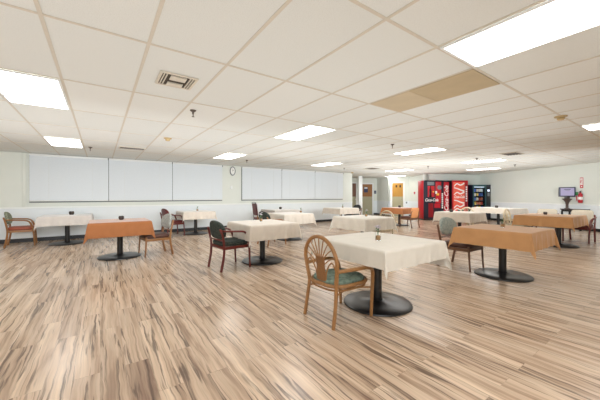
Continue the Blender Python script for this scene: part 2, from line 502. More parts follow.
# wall clock and outlets
c = thing('wall_clock', 'oval grey-rimmed wall clock between the two window groups', 'clock', (4.16, YW-.004, 2.19), 0)
c.scale = (.62, 1, 1)
obj('rim', lathe(bmesh.new(), [(0, 0), (.17, 0), (.178, .02), (.172, .045), (.150, .05), (.142, .03), (0, .03)], 32), M['greyp'], c, rot=(PI/2, 0, 0))
obj('face', lathe(bmesh.new(), [(0, .031), (.141, .031), (.141, .034), (0, .034)], 32), M['clockface'], c, rot=(PI/2, 0, 0))
obj('hand', BX(-.006, .006, -.040, -.036, -.01, .075), M['black'], c, rot=(0, .9, 0))
obj('hand', BX(-.004, .004, -.044, -.041, -.01, .115), M['black'], c, rot=(0, -.5, 0))
o = tag(obj('thermostat', BX(4.07, 4.15, YW-.03, YW+.002, 1.50, 1.62, bev=.006), M['white']), 'small white control box on the wall below the oval clock', 'thermostat')
o = tag(obj('wall_outlet', BX(5.0, 5.08, YW-.014, YW, .36, .48, bev=.004), M['white']), 'white outlet plate low on the window wall', 'outlet')

# white column by the doors
struct('trim_%d' % tn, BX(-.11, .11, -.11, .11, 0, CEIL-.001, bev=.01), M['white'], (12.33, 11.51, 0), -PH); tn += 1

# doors in the turned alcove walls
def door(n, p, s0, s1, up, low, ztop=2.0):
    rz = -PH; w = s1-s0; o3 = on(p, N, s0)
    fr = bmesh.new()
    box(fr, -.09, 0, -.03, .0, 0, ztop+.09, bev=.004); box(fr, w, w+.09, -.03, .0, 0, ztop+.09, bev=.004); box(fr, 0, w, -.03, .0, ztop, ztop+.09, bev=.004)
    d = struct('door_%d' % n, fr, M['white'], o3, rz)
    obj('upper_panel', BX(.004, w-.004, -.018, -.002, 1.19, ztop-.004), up, d)
    obj('lower_panel', BX(.004, w-.004, -.018, -.002, .01, 1.19), low, d)
    h = bmesh.new(); lathe(h, [(0, 0), (.028, 0), (.028, .006), (.012, .008), (.012, .03), (.026, .034), (.028, .05), (.018, .062), (0, .064)], 14)
    obj('door_handle', h, M['chrome'], d, (w-.07, -.018, 1.0), (PI/2, 0, 0))
    return d, o3, w
d1, o1, w1 = door(1, V4, -1.14, -.33, M['doorup'], M['doorlow'])
d2, o2, w2 = door(2, V2, -1.06, -.38, M['doorgold'], M['doorlow'])
d3, o3_, w3 = door(3, V4, -2.3, -1.42, M['doorred'], M['doorlow'], 2.05)
q = on(V4, N, -.76) - W*.022
n_ = thing('door_notice', 'blue and white paper notice taped on the brown upper half of the left door', 'notice', (q.x, q.y, 1.46), -PH)
obj('paper', BX(-.13, .13, -.002, .0, 0, .36), M['pic'], n_); obj('white_band', BX(-.10, .10, -.004, -.002, .25, .33), M['white'], n_)
for ss, lab in ((-.80, 'small dark square plate on the golden door, the left one of two'), (-.56, 'small dark square plate on the golden door, the right one of two')):
    q = on(V2, N, ss) - W*.02
    tag(obj('door_plate', BX(-.05, .05, -.006, 0, 1.74, 1.88, bev=.002), M['cup'], None, (q.x, q.y, 0), (0, 0, -PH)), lab, 'plate', 'dark plates on the golden door')
q = on(V4, N, -.13) - W*.002
s_ = thing('room_sign', 'dark room sign on the white wall beside the left brown door', 'sign', (q.x, q.y, 1.38), -PH)
obj('plate', BX(-.075, .075, -.012, 0, 0, .2, bev=.004), M['pic'], s_); obj('bracket', BX(-.05, .05, -.016, -.012, .06, .14), M['greyp'], s_)
q = on(V2, N, -.16) - W*.002
tag(obj('light_switch', BX(-.04, .04, -.012, 0, .78, .88, bev=.003), M['greyp'], None, (q.x, q.y, 0), (0, 0, -PH)), 'small grey wall plate right of the golden door', 'switch')
q = V2 + (V1-V2)*.35 - N*.002
f_ = thing('fire_alarm', 'small red fire alarm on the grey wall left of the red vending machines', 'alarm', (q.x, q.y, 1.33), R(-90)-PH)
obj('alarm_box', BX(-.05, .05, -.04, 0, 0, .13, bev=.006), M['signred'], f_); obj('pull_bar', BX(-.03, .03, -.05, -.04, .04, .06), M['wht'], f_)

# ------------------------------------------------------------------ ceiling fittings
def troffer(k, j, label, x=None, lit=True):
    cx = GX0+TW*(k+.5); cy = GY0+TL*(j+.5)
    t = thing('ceiling_light', label, 'ceiling light', (cx, cy, CEIL-.006), 0, 'lit rectangular ceiling lights')
    f = bmesh.new(); a, b = TW/2-.012, TL/2-.012; w = .022
    box(f, -a, a, -b, -b+w, -.012, .0015, bev=.003); box(f, -a, a, b-w, b, -.012, .0015, bev=.003)
    box(f, -a, -a+w, -b+w, b-w, -.012, .0015, bev=.003); box(f, a-w, a, -b+w, b-w, -.012, .0015, bev=.003)
    obj('frame', f, M['white'], t)
    obj('diffuser', BX(-a+w, a-w, -b+w, b-w, -.008, -.002), M['diff'], t)
for k, j, l in [
    (-1, 2, 'large lit ceiling light at the left edge of the ceiling'),
    (-1, 5, 'lit ceiling light above the far left window, second from the left edge'),
    (5, 2, 'lit ceiling light near the middle of the room, nearest to the tan panel'),
    (5, 5, 'small lit ceiling light close to the wall clock'),
    (4, -1, 'biggest and nearest lit ceiling light, at the upper right beside the tan panel'),
    (11, 2, 'long thin lit ceiling light right of centre, before the vending machines'),
    (11, 5, 'small lit ceiling light in front of the right window group'),
    (17, 2, 'thin lit ceiling light in front of the snack machine, the nearer of two there'),
    (22, 3, 'thin far lit ceiling light just in front of the snack machine and right wall corner'),
    (18, 5, 'thin far lit ceiling light over the apricot table in front of the golden door'),
    (23, 7, 'farthest lit ceiling light, just above the golden door'),
    (11, -1, 'lit ceiling light at the right edge beside the smoke detector')]:
    troffer(k, j, l)
for k, j in [(-7, 2), (-7, 5), (-1, -1), (-7, -1), (17, -1), (5, -3), (11, -3), (-1, -3)]:
    troffer(k, j, 'lit ceiling light outside the view of the photograph')

p_ = thing('ceiling_panel', 'tan discoloured ceiling panel left of the biggest ceiling light', 'ceiling panel', (GX0+TW*5.5, GY0+TL*.5, CEIL-.006))
obj('panel_half', BX(-.29, .29, -.595, .06, -.003, .003), M['stain'], p_)
obj('panel_half', BX(-.29, .29, .065, .595, -.003, .003), M['stain2'], p_)

def vent(x, y, label, lx=.30, ly=.30, full=True):
    t = thing('ceiling_vent', label, 'vent', (x, y, CEIL-.004), 0)
    obj('backing', BX(-lx/2, lx/2, -ly/2, ly/2, -.004, .002), M['ventdark'], t)
    f = bmesh.new()
    for a, b, c_, d in [(-lx/2-.02, lx/2+.02, -ly/2-.02, -ly/2), (-lx/2-.02, lx/2+.02, ly/2, ly/2+.02), (-lx/2-.02, -lx/2, -ly/2, ly/2), (lx/2, lx/2+.02, -ly/2, ly/2)]:
        box(f, a, b, c_, d, -.012, .002, bev=.002)
    obj('frame', f, M['vent'], t)
    if full:
        for s in (-1, 1):
            for q in (.35, .43, .5):
                x0 = s*lx*q - .007
                obj('slat', BX(x0, x0+.009, -ly/2, ly/2, -.016, -.004), M['vent'], t)
        obj('middle_plate', BX(-lx*.24, lx*.24, -ly*.42, -ly*.08, -.018, -.004, bev=.003), M['vent'], t)
        obj('middle_plate', BX(-lx*.24, lx*.24, ly*.18, ly*.44, -.018, -.004, bev=.003), M['vent'], t)
    else:
        for q in (-.3, -.1, .1, .3): obj('slat', BX(-lx/2, lx/2, ly*q-.012, ly*q+.012, -.012, -.004), M['brass'], t)
vent(.62, 3.02, 'cream metal ceiling air vent with side louvres, nearest in the ceiling')
vent(.63, 7.93, 'dark slotted ceiling vent above the left windows', .5, .3, False)
vent(9.32, 8.03, 'dark slotted ceiling vent near the right end of the window wall', .5, .5, False)
vent(9.17, 3.03, 'dark slotted ceiling vent above the right wall', .55, .35, False)

def sprinkler(x, y, label):
    t = thing('fire_sprinkler', label, 'sprinkler', (x, y, CEIL-.001), 0, 'sprinkler heads in the ceiling')
    obj('escutcheon', lathe(bmesh.new(), [(0, 0), (.042, 0), (.040, -.008), (.022, -.022), (0, -.022)], 16), M['brass'], t)
    obj('body', lathe(bmesh.new(), [(0, -.02), (.014, -.022), (.012, -.05), (.007, -.055), (.006, -.085), (0, -.086)], 10), M['brass'], t)
    obj('deflector', lathe(bmesh.new(), [(0, -.084), (.018, -.085), (.018, -.089), (0, -.09)], 12), M['brass'], t)
for x, y, l in [(1.02, 3.95, 'dark sprinkler head hanging just beyond the cream air vent'), (-.19, 8.33, 'sprinkler head in front of the far left window'),
                (5.32, 4.0, 'dark sprinkler head just left of the long thin light right of centre'), (3.86, 8.47, 'sprinkler head near the wall clock'),
                (8.27, 8.6, 'sprinkler head near the right end of the window wall'), (12.49, 4.03, 'sprinkler head near the right wall above the long far table'),
                (9.39, 4.0, 'sprinkler head beside the thin light in front of the snack machine'), (10.37, 6.16, 'sprinkler head in front of the red vending machine')]:
    sprinkler(x, y, l)
def smoke(x, y, label):
    t = thing('smoke_detector', label, 'smoke detector', (x, y, CEIL-.001), 0, 'beige smoke detectors')
    obj('mount', lathe(bmesh.new(), [(0, 0), (.075, 0), (.075, -.012), (.06, -.018), (0, -.018)], 20), M['beigeplastic'], t)
    obj('sensor', lathe(bmesh.new(), [(0, -.016), (.042, -.017), (.045, -.04), (.035, -.055), (0, -.056)], 16), M['beigeplastic'], t)
for x, y, l in [(1.1, 6.15, 'beige smoke detector beyond the air vent toward the left windows'), (5.44, 1.2, 'beige smoke detector at the right near the edge light'),
                (10.06, 9.9, 'small beige detector at the right end of the window wall')]: smoke(x, y, l)

# ------------------------------------------------------------------ tables and cloths
def table(x, y, sx, sy, label, rz=0, rb=.38, zt=.735, base_o=(0, 0)):
    t = thing('pedestal_table', label, 'table', (x, y, 0), rz, 'pedestal tables')
    obj('tabletop', BX(-sx/2, sx/2, -sy/2, sy/2, zt-.03, zt, bev=.006), M['laminate'], t)
    bx_, by_ = base_o
    obj('base', lathe(bmesh.new(), [(0, 0), (rb, 0), (rb+.004, .006), (rb, .018), (rb-.02, .026), (rb-.14, .034), (.10, .042), (.085, .05), (0, .05)], 40), M['black'], t, (bx_, by_, 0))
    cl = bmesh.new()
    lathe(cl, [(0, .045), (.062, .046), (.062, .06), (.052, .066), (.052, zt-.07), (.07, zt-.06), (.07, zt-.045), (0, zt-.044)], 20)
    obj('column', cl, M['black'], t, (bx_, by_, 0))
    sp = bmesh.new()
    box(sp, -.3, .3, -.03, .03, zt-.055, zt-.03); box(sp, -.03, .03, -.3, .3, zt-.055, zt-.031)
    obj('top_support', sp, M['black'], t, (bx_, by_, 0))
    return t

def cloth(x, y, sx, sy, dx, dy, m, label, rz=0, zt=.735, seed=1, off=(0, 0), n=40, flare=.035, group=None):
    rnd = random.Random(seed)
    ax, ay = sx/2+.006, sy/2+.006; z = zt+.004
    ph = [rnd.uniform(0, 6.28) for _ in range(8)]; wl_ = [rnd.uniform(.22, .34) for _ in range(8)]
    dl, dr = dx+off[0], dx-off[0]; dn, df = dy+off[1], dy-off[1]      # left,right,near,far drops
    m_ = 11
    def axis(a, d0, d1):
        return [-a-d0*(1-i/m_) for i in range(m_)]+[-a+2*a*i/n for i in range(n+1)]+[a+d1*(i+1)/m_ for i in range(m_)]
    U = axis(ax, dl, dr); V = axis(ay, dn, df)
    bm = bmesh.new(); g_ = []
    rr = .012
    def dropcurve(t):
        q = rr*PI/2
        if t < q: a = t/rr; return rr*math.sin(a), rr*(1-math.cos(a))
        return rr, rr+(t-q)
    def wave(i, s, half, t):
        ed = min(1, max(0, (half-abs(s))/.14)); ed = ed*ed*(3-2*ed)
        a = t/.25
        return ed*a*(.011*math.sin(2*PI*s/wl_[i]+ph[i])+.006*math.sin(2*PI*s/(wl_[i]*.47)+ph[i+4]))
    for u in U:
        row = []
        for v in V:
            du = abs(u)-ax; dv = abs(v)-ay
            su = 1 if u > 0 else -1; sv = 1 if v > 0 else -1
            if du <= 1e-9 and dv <= 1e-9: p = (u, v, z)
            elif dv <= 1e-9:
                o_, d_ = dropcurve(du); p = (su*(ax+o_+flare*du+wave(0 if su > 0 else 1, v, ay, du)), v, z-d_)
            elif du <= 1e-9:
                o_, d_ = dropcurve(dv); p = (u, sv*(ay+o_+flare*dv+wave(2 if sv > 0 else 3, u, ax, dv)), z-d_)
            else:
                L_ = math.hypot(du, dv); a = math.atan2(dv, du)
                o_, d_ = dropcurve(L_)
                r_ = o_+L_*(flare+.22*math.sin(2*a)**2*(.9+.25*math.sin(3*a+ph[0])))
                zz = d_*math.sqrt(max(.1, 1-(.30*math.sin(2*a)**2)**2))
                # fold the point sideways slightly so it reads as a hanging corner
                p = (su*(ax+r_*math.cos(a)), sv*(ay+r_*math.sin(a)), z-zz)
            row.append(bm.verts.new(p))
        g_.append(row)
    for i in range(len(U)-1):
        for j in range(len(V)-1):
            bm.faces.new((g_[i][j], g_[i+1][j], g_[i+1][j+1], g_[i][j+1]))
    bmesh.ops.recalc_face_normals(bm, faces=bm.faces)
    for f in bm.faces: f.smooth = True
    o = obj('tablecloth', bm, m, None, (x, y, 0), (0, 0, rz), raw=True)
    return tag(o, label, 'tablecloth', group)

CG = 'pale tablecloths'; OG = 'orange tablecloths'
TABS = [  # x, y, sx, sy, drop, cloth, rz, seed, table label, cloth label, group, base offset
(2.62, 2.18, 1, 1.02, 0.18, 'cream', 0, 3, 'nearest pedestal table, round black base, under the large cream cloth', 'large cream cloth on the nearest table in front of the rattan chair', CG, (0, 0)),
    (5.14, 1.82, 0.96, 0.98, 0.25, 'orange', 0, 5, 'pedestal table with round black base under the apricot cloth, right foreground', 'apricot cloth on the right foreground table with a glass of green sprigs', OG, (0, 0)),
    (0.33, 6.86, 1, 0.98, 0.28, 'rust', 0, 8, 'pedestal table with round black base under the rust cloth, left of the room', 'rust orange cloth on the left table, alone on the open floor', OG, (0, 0)),
    (2.53, 4.85, 0.95, 1, 0.27, 'beige', 0, 11, 'pedestal table with round black base beside the dark green mahogany chair', 'cream cloth on the table beside the dark green mahogany chair', CG, (0, 0)),
    (-0.7, 9.56, 1.02, 0.98, 0.24, 'greycloth', 0, 13, 'pedestal table by the far left window beside the honey wood armchair', 'pale grey cloth on the table by the far left window', CG, (0, 0)),
    (2.56, 9.6, .94, 0.98, 0.24, 'beige', 0, 17, 'pedestal table under the window left of the clock beside the maroon chair', 'beige cloth on the table beside the maroon chair by the window', CG, (0, 0)),
    (4.46, 6.88, 0.94, 0.98, 0.28, 'beige', 0, 19, 'pedestal table behind the one with the dark green chair', 'beige cloth hanging low on the table behind the dark green chair table', CG, (0, 0)),
    (5.42, 9, 1, 1, 0.24, 'greycloth', 0, 23, 'pedestal table under the window right of the clock beside the burgundy chair', 'pale cloth on the table right of the burgundy stacking chair by the window', CG, (0, 0)),
    (8.2, 8.72, 1, 1, 0.24, 'beige', 0, 29, 'pedestal table at the right end of the window wall', 'beige cloth on the small far table at the right end of the window wall', CG, (0, 0)),
    (5.15, 4.72, 0.94, 1, 0.28, 'cream', 0, 31, 'pedestal table behind the nearest table, in line with the white column', 'cream cloth on the table just behind the nearest one, in line with the white column', CG, (0, 0)),
    (10.38, 7.45, 1, 1, 0.25, 'rust', 0, 37, 'pedestal table in front of the golden door under the far orange cloth', 'orange cloth on the far table in front of the golden door', OG, (0, 0)),
    (9.12, 4.38, 1, 1, 0.28, 'beige', 0, 41, 'pedestal table in front of the vending machines', 'beige cloth on the table in front of the red vending machines', CG, (0, 0)),
    (13.55, 4.95, 1.05, 1.55, 0.22, 'beige', -.25, 43, 'long pedestal table beyond, between the snack machine and the right wall', 'pale cloth on the long far table right of the snack machine', CG, (0, 0)),
    (9.55, 2.32, 1.32, 1.1, 0.26, 'orange', 0, 47, 'pedestal table with black base under the apricot cloth near the right wall', 'apricot cloth on the table below the wall screen near the right wall', OG, (-0.22, -0.22)),
]
for x, y, sx, sy, d, m, rz, sd, tl, clb, gr, bo in TABS:
    table(x, y, sx, sy, tl, rz, base_o=bo)
    cloth(x, y, sx, sy, .235 if sd == 3 else d, .195 if sd == 3 else d, M[m], clb, rz, off=(-.055, 0) if sd == 3 else (0, 0), seed=sd, group=gr, n=40 if sd < 12 else 28)

ZT = .7395
def vase(x, y, label, kind='lilac', s=1.0, z=ZT):
    t = thing('flower_vase', label, 'vase', (x, y, z), 0, 'small vases on the tables')
    t.scale = (s, s, s)
    gl = bmesh.new()
    lathe(gl, [(0, 0), (.026, 0), (.030, .004), (.033, .09), (.031, .09), (.028, .008), (0, .008)], 20)
    obj('glass', gl, M['glass'], t)
    obj('pebbles', lathe(bmesh.new(), [(0, .009), (.026, .009), (.0275, .05), (.02, .056), (0, .058)], 14), M['pebble'], t)
    rnd = random.Random(int(x*100))
    st = bmesh.new(); heads = []
    for k in range(5):
        a = rnd.uniform(0, 6.28); r = rnd.uniform(.008, .032); h = rnd.uniform(.12, .165)
        tube(st, [(0, 0, .05), (r*.4*math.cos(a), r*.4*math.sin(a), .09), (r*math.cos(a), r*math.sin(a), h)], .002, .0015, 5, 3)
        heads.append((r*math.cos(a), r*math.sin(a), h))
        for q in range(2):
            b_ = a+rnd.uniform(-1.2, 1.2); zz = h*(.72+.12*q)
            p0 = Vector((r*.6*math.cos(a), r*.6*math.sin(a), zz)); d = Vector((math.cos(b_), math.sin(b_), .5)).normalized(); sd = Vector((-math.sin(b_), math.cos(b_), 0))
            vs = [st.verts.new(p) for p in (p0, p0+d*.014+sd*.007, p0+d*.034, p0+d*.014-sd*.007)]
            st.faces.new(vs)
    obj('stems', st, M['leaf'], t, raw=True)
    if kind != 'green':
        for hx, hy, hz in heads:
            b = bmesh.new()
            for k in range(6):
                a = 2*PI*k/6; d = Vector((math.cos(a), math.sin(a), .35)); sd = Vector((-math.sin(a), math.cos(a), 0)); p0 = Vector((hx, hy, hz))
                b.faces.new([b.verts.new(p) for p in (p0, p0+d*.012+sd*.011, p0+d*.028+sd*.006, p0+d*.028-sd*.006, p0+d*.012-sd*.011)])
            lathe(b, [(0, 0), (.005, .003), (.004, .008), (0, .009)], 8, (hx, hy, hz))
            obj('blossom', b, M['petal'], t, raw=True)
    return t
vase(2.55, 2.11, 'small glass of pebbles with pale lilac blossoms on the nearest table')
vase(5.20, 1.84, 'small glass of pebbles with green sprigs on the right apricot cloth', 'green')
vase(2.56, 4.97, 'small glass of pebbles with pale blossoms on the table by the dark green chair')
vase(5.25, 4.70, 'small glass vase on the cream table in line with the white column')
vase(4.86, 6.88, 'small glass vase on the low-hanging beige cloth behind the dark green chair table', 'green')
vase(2.62, 9.62, 'slim glass vase on the table by the maroon chair', 'green')
vase(8.33, 8.75, 'small glass vase on the far table at the right end of the window wall', 'green')
def caddy(x, y, label, s=1.0):
    t = thing('candle_holder', label, 'candle holder', (x, y, ZT), 0, 'dark candle holders on the tables'); t.scale = (s, s, s)
    obj('bowl', lathe(bmesh.new(), [(0, 0), (.03, 0), (.042, .02), (.044, .05), (.036, .07), (.032, .07), (.038, .048), (.036, .02), (0, .012)], 18), M['cup'], t)
    obj('wick', lathe(bmesh.new(), [(0, .012), (.028, .013), (.028, .045), (0, .047)], 14), M['pebble'], t)
for x, y, l, s in [(.36, 7.0, 'dark round candle holder on the rust cloth', 1.15), (-.62, 9.62, 'dark round candle holder on the pale grey cloth by the far left window', 1.3),
                (5.5, 9.1, 'dark round candle holder on the table right of the burgundy chair', 1.2), (10.45, 7.5, 'dark candle holder on the far orange cloth before the golden door', 1.3),
                (8.85, 4.5, 'dark candle holder on the beige cloth before the red vending machines', 1.3), (13.5, 5.0, 'dark candle holder on the long far table', 1.4),
                (9.7, 2.45, 'dark candle holder on the apricot cloth near the right wall', 1.0)]: caddy(x, y, l, s)

# ------------------------------------------------------------------ chairs (local: facing +X, seat centre above origin)
def back_map(x0, z0, lean, curve):
    def f(u, v, w):
        return Vector((x0 - lean*(v) + curve*u*u*-1 + w, u, z0+v))
    return f

def armchair(x, y, rz, label, wood, seat, back, style='oval', arms=True, zb=.85, w=.26, dpt=.235, group='upholstered armchairs'):
    t = thing('armchair' if arms else 'side_chair', label, 'chair', (x, y, 0), rz, group)
    zs = .40 if arms else .365
    for s in (-1, 1):
        # rear leg flows into back post
        obj('rear_leg', TB([(-dpt-.05, s*(w-.015), 0), (-dpt-.005, s*(w-.01), .24), (-dpt, s*(w-.01), .42), (-dpt-.03, s*(w-.005), .60), (-dpt-.065, s*(w-.025), zb-.13)], .022, .018, 8, 5), wood, t)
        if arms:
            obj('front_leg', TB([(dpt+.012, s*(w-.005), 0), (dpt+.0, s*(w), .25), (dpt-.02, s*(w+.01), .43), (dpt-.065, s*(w+.014), .575)], .017, .022, 8, 5), wood, t)
            obj('arm', TB([(-dpt-.045, s*(w+.0), .665), (-dpt+.08, s*(w+.03), .655), (0, s*(w+.045), .645), (dpt-.15, s*(w+.04), .635), (dpt-.085, s*(w+.025), .60), (dpt-.06, s*(w+.012), .545)], .020, .024, 8, 5, flat=(.8, 1.25)), wood, t)
        else:
            obj('front_leg', TB([(dpt+.012, s*(w-.02), 0), (dpt, s*(w-.02), .2), (dpt-.01, s*(w-.02), .40)], .013, .019, 8, 4), wood, t)
    fr = bmesh.new()
    box(fr, -dpt, dpt, -w+.005, -w+.03, zs-.05, zs, bev=.004); box(fr, -dpt, dpt, w-.03, w-.005, zs-.05, zs, bev=.004)
    box(fr, dpt-.025, dpt, -w+.03, w-.03, zs-.05, zs, bev=.004); box(fr, -dpt, -dpt+.025, -w+.03, w-.03, zs-.05, zs, bev=.004)
    obj('seat_frame', fr, wood, t)
    obj('seat', puff(bmesh.new(), sup(dpt+.015, w-.012, 6), .075, lambda u, v, q: Vector((u+.005, v, zs+.037+q))), seat, t)
    if style == 'oval': out = sup(w+.005, .155, 3.2, top=2.2)
    elif style == 'square': out = sup(w-.03, .20, 7)
    else: out = sup(w-.01, .14, 3.5, top=2.4)
    zc = zb-max(v for u, v in out)
    obj('backrest', puff(bmesh.new(), out, .055, back_map(-dpt-.03, zc, .16, -.55)), back, t)
    obj('back_rail', TB([(-dpt-.01, -w+.01, .50), (-dpt-.03, 0, .505), (-dpt-.01, w-.01, .50)], .012, None, 6, 4), wood, t)
    return t

def rattan_chair(x, y, rz, label, cane, splat, seat, group='rattan armchairs'):
    t = thing('rattan_chair', label, 'chair', (x, y, 0), rz, group)
    # back plane local: x as function of height
    def bxp(z): return -.225-.10*(z-.38)
    W0 = .218
    arch = []
    for k in range(17):
        a = PI*k/16
        yy = -W0*1.10*math.cos(a); zz = .595+.242*math.sin(a)
        arch.append((bxp(zz), yy, zz))
    path = [(-.245, -W0+.02, 0), (-.222, -W0+.022, .22), (bxp(.38), -W0+.015, .38), (bxp(.50), -W0*1.03, .50)]+arch+[(bxp(.50), W0*1.03, .50), (bxp(.38), W0-.015, .38), (-.222, W0-.022, .22), (-.245, W0-.02, 0)]
    n = len(path)
    obj('back_hoop', TB(path[2:-2], .0195, None, 10, 2), cane, t)
    for s in (-1, 1):
        obj('rear_leg', TB([(-.275, s*(W0+.0), 0), (-.245, s*(W0-.005), .18), (bxp(.36), s*(W0-.014), .36), (bxp(.44), s*(W0-.006), .44)], .018, .019, 10, 4), cane, t)
        obj('arm', TB([(bxp(.53), s*(W0+.008), .53), (-.16, s*(W0+.035), .533), (0, s*(W0+.05), .532), (.14, s*(W0+.05), .525), (.225, s*(W0+.038), .485), (.25, s*(W0+.022), .38)], .0185, None, 10, 5), cane, t)
        obj('front_leg', TB([(.248, s*(W0+.005), 0), (.250, s*(W0+.012), .2), (.25, s*(W0+.022), .385)], .016, .0185, 10, 4), cane, t)
    # seat ring and cushion
    ring = [(u, v, .375) for u, v in sup(.255, .235, 3.2, 32)]
    obj('seat_ring', TB(ring, .019, None, 8, 1, smooth=False, closed=True), cane, t)
    ring2 = [(u, v, .335) for u, v in sup(.245, .225, 3.2, 32)]
    obj('lower_ring', TB(ring2, .011, None, 6, 1, smooth=False, closed=True), cane, t)
    obj('seat', puff(bmesh.new(), sup(.238, .22, 3.2, 32), .06, lambda u, v, q: Vector((u, v, .398+q))), seat, t)
    # central splat: narrow at the waist, spreading
    sp = bmesh.new(); lv = []
    prof = [(.365, .062), (.43, .060), (.50, .056), (.56, .053), (.60, .056), (.635, .062)]
    for z, h in prof:
        lv.append([sp.verts.new((bxp(z)+dx_, yy, z)) for dx_, yy in ((-.008, -h), (.008, -h), (.011, 0), (.008, h), (-.008, h), (-.011, 0))])
    for A, B in zip(lv, lv[1:]):
        for k in range(6): sp.faces.new((A[k], A[(k+1) % 6], B[(k+1) % 6], B[k]))
    sp.faces.new(lv[0][::-1]); sp.faces.new(lv[-1])
    obj('splat', sp, splat, t)
    # fan of spokes from splat top to hoop
    for k in range(9):
        a = R(18+k*18)
        y1 = -W0*1.10*math.cos(a); z1 = .595+.242*math.sin(a)
        y0 = -.045*math.cos(a); z0 = .60+.02*math.sin(a)
        if k in (0, 8): z0 -= .05
        zm = (z0+z1)/2; 
        obj('spoke', TB([(bxp(z0), y0, z0), (bxp(zm)-.004, (y0+y1)/2, zm+.012*abs(math.cos(a))), (bxp(z1), y1, z1)], .0065, .006, 6, 4), cane, t)
    for s in (-1, 1):   # side loops between splat and hoop below the fan
        obj('side_loop', TB([(bxp(.39), s*.06, .39), (bxp(.48), s*.075, .48), (bxp(.565), s*.12, .565), (bxp(.60), s*.165, .60), (bxp(.56), s*.205, .56), (bxp(.50), s*.222, .50)], .0075, None, 6, 5), cane, t)
    st = bmesh.new()
    obj('stretcher', TB([(-.23, -W0+.01, .30), (0, -W0*.75, .32), (.245, -W0-.005, .30)], .009, None, 6, 5), cane, t)
    obj('stretcher', TB([(-.23, W0-.01, .30), (0, W0*.75, .32), (.245, W0+.005, .30)], .009, None, 6, 5), cane, t)
    return t

rattan_chair(2.035, 2.20, R(1), 'honey rattan armchair with fan back and green seat at the nearest table', M['rattan'], M['weave'], M['greenseat'])
armchair(1.86, 4.78, R(6), 'mahogany armchair with dark green oval back and seat at a cream table', M['mahog'], M['darkgreen'], M['darkgreen'], zb=.825)
armchair(-1.60, 9.84, R(4), 'honey wood armchair with sage back and rust seat by the far left window', M['tanwood'], M['rustseat'], M['sage'])
armchair(.95, 6.72, R(188), 'honey wood side chair with grey back tucked at the right of the rust table', M['tanwood'], M['brownseat'], M['greyup'], arms=False)
armchair(1.87, 9.58, R(10), 'maroon mahogany armchair at the table under the window left of the clock', M['mahog'], M['maroon'], M['maroon'])
armchair(3.62, 6.40, R(3), 'honey wood armchair with dark green back left of the low-hanging beige cloth', M['tanwood'], M['darkgreen'], M['darkgreen'])
armchair(9.02, 8.85, R(172), 'dark-backed armchair at the far right table of the window wall', M['brownwood'], M['darkup'], M['darkup'])
rattan_chair(5.95, 4.85, R(180), 'pale rattan armchair behind the cream table in line with the white column', M['rattan_pale'], M['rattan_pale'], M['maroon'])
armchair(9.92, 6.68, R(90), 'brown wood side chair with low apricot back at the far orange table', M['brownwood'], M['brownseat'], M['tanup'], 'square', arms=False, zb=.78)
armchair(5.17, 2.45, R(-90), 'brown wood side chair with blue-grey back behind the right apricot table', M['brownwood'], M['brownseat'], M['bluegrey'], arms=False)
rattan_chair(9.95, 4.66, R(180), 'pale rattan armchair behind the beige table before the vending machines', M['rattan_pale'], M['rattan_pale'], M['darkup'])
rattan_chair(9.90, 3.14, R(-90), 'pale rattan armchair beside the far side of the apricot table near the right wall', M['rattan_pale'], M['rattan_pale'], M['beigeup'])
armchair(10.60, 2.68, R(184), 'mahogany chair with wide beige back behind the apricot table, left of two', M['mahog'], M['maroon'], M['beigeup'], 'square')
armchair(10.60, 1.97, R(176), 'mahogany chair with wide beige back behind the apricot table, right of two', M['mahog'], M['maroon'], M['beigeup'], 'square')

# burgundy stacking chair by the window
def stack_chair(x, y, rz, label):
    t = thing('stacking_chair', label, 'chair', (x, y, 0), rz)
    for s in (-1, 1):
        obj('rear_leg', TB([(-.26, s*.20, 0), (-.20, s*.20, .44), (-.23, s*.20, .70), (-.27, s*.19, 1.0)], .012, None, 8, 5), M['black'], t)
        obj('front_leg', TB([(.24, s*.20, 0), (.20, s*.20, .42)], .012, None, 8), M['black'], t)
    obj('seat', puff(bmesh.new(), sup(.225, .215, 6), .07, lambda u, v, q: Vector((u, v, .455+q))), M['maroon'], t)
    obj('backrest', puff(bmesh.new(), sup(.195, .21, 8), .05, lambda u, v, q: Vector((-.225-.13*v+q, u, .77+v))), M['maroon'], t)
    obj('top_rail', TB([(-.27, -.19, 1.0), (-.275, 0, 1.012), (-.27, .19, 1.0)], .013, None, 8, 4), M['greyp'], t)
    obj('seat_frame', BX(-.21, .21, -.20, .20, .40, .425, bev=.004), M['black'], t)
stack_chair(4.62, 8.95, R(-6), 'burgundy stacking chair with tall square back under the window right of the clock')

# ------------------------------------------------------------------ vending machines
def vending(s0, w, h, d, label, name='vending_machine', gap=.06):
    q = RC + N*s0 - W*(gap+d)
    return thing(name, label, 'vending machine', (q.x, q.y, 0), -PH, 'vending machines')
# --- first machine: wide, red, with bottle artwork
w, h, d = 1.36, 2.02, .60
v = vending(-3.50, w, h, d, 'wide red and black cola vending machine, leftmost of the three')
obj('cabinet', BX(0, w, .05, d, .06, h, bev=.012), M['red'], v)
obj('kick_plate', BX(.03, w-.03, .08, d-.03, 0, .07), M['black'], v)
obj('front_door', BX(.0, w, 0, .05, .07, h, bev=.012), M['navy'], v)
obj('header_panel', BX(.18, .55, -.008, .002, 1.78, 1.95, bev=.003), M['greyp'], v)
art = obj('artwork_panel', BX(.20, .56, -.006, .002, 1.18, 1.74), M['red'], v)
bt = bmesh.new()
lathe(bt, [(0, 0), (.065, 0), (.07, .04), (.058, .16), (.068, .26), (.062, .36), (.03, .46), (.022, .54), (.028, .545), (.028, .57), (0, .57)], 20)
bmesh.ops.scale(bt, vec=(1, .12, 1), verts=bt.verts)
obj('bottle_picture', bt, M['cola'], art, (.34, -.012, 1.16))
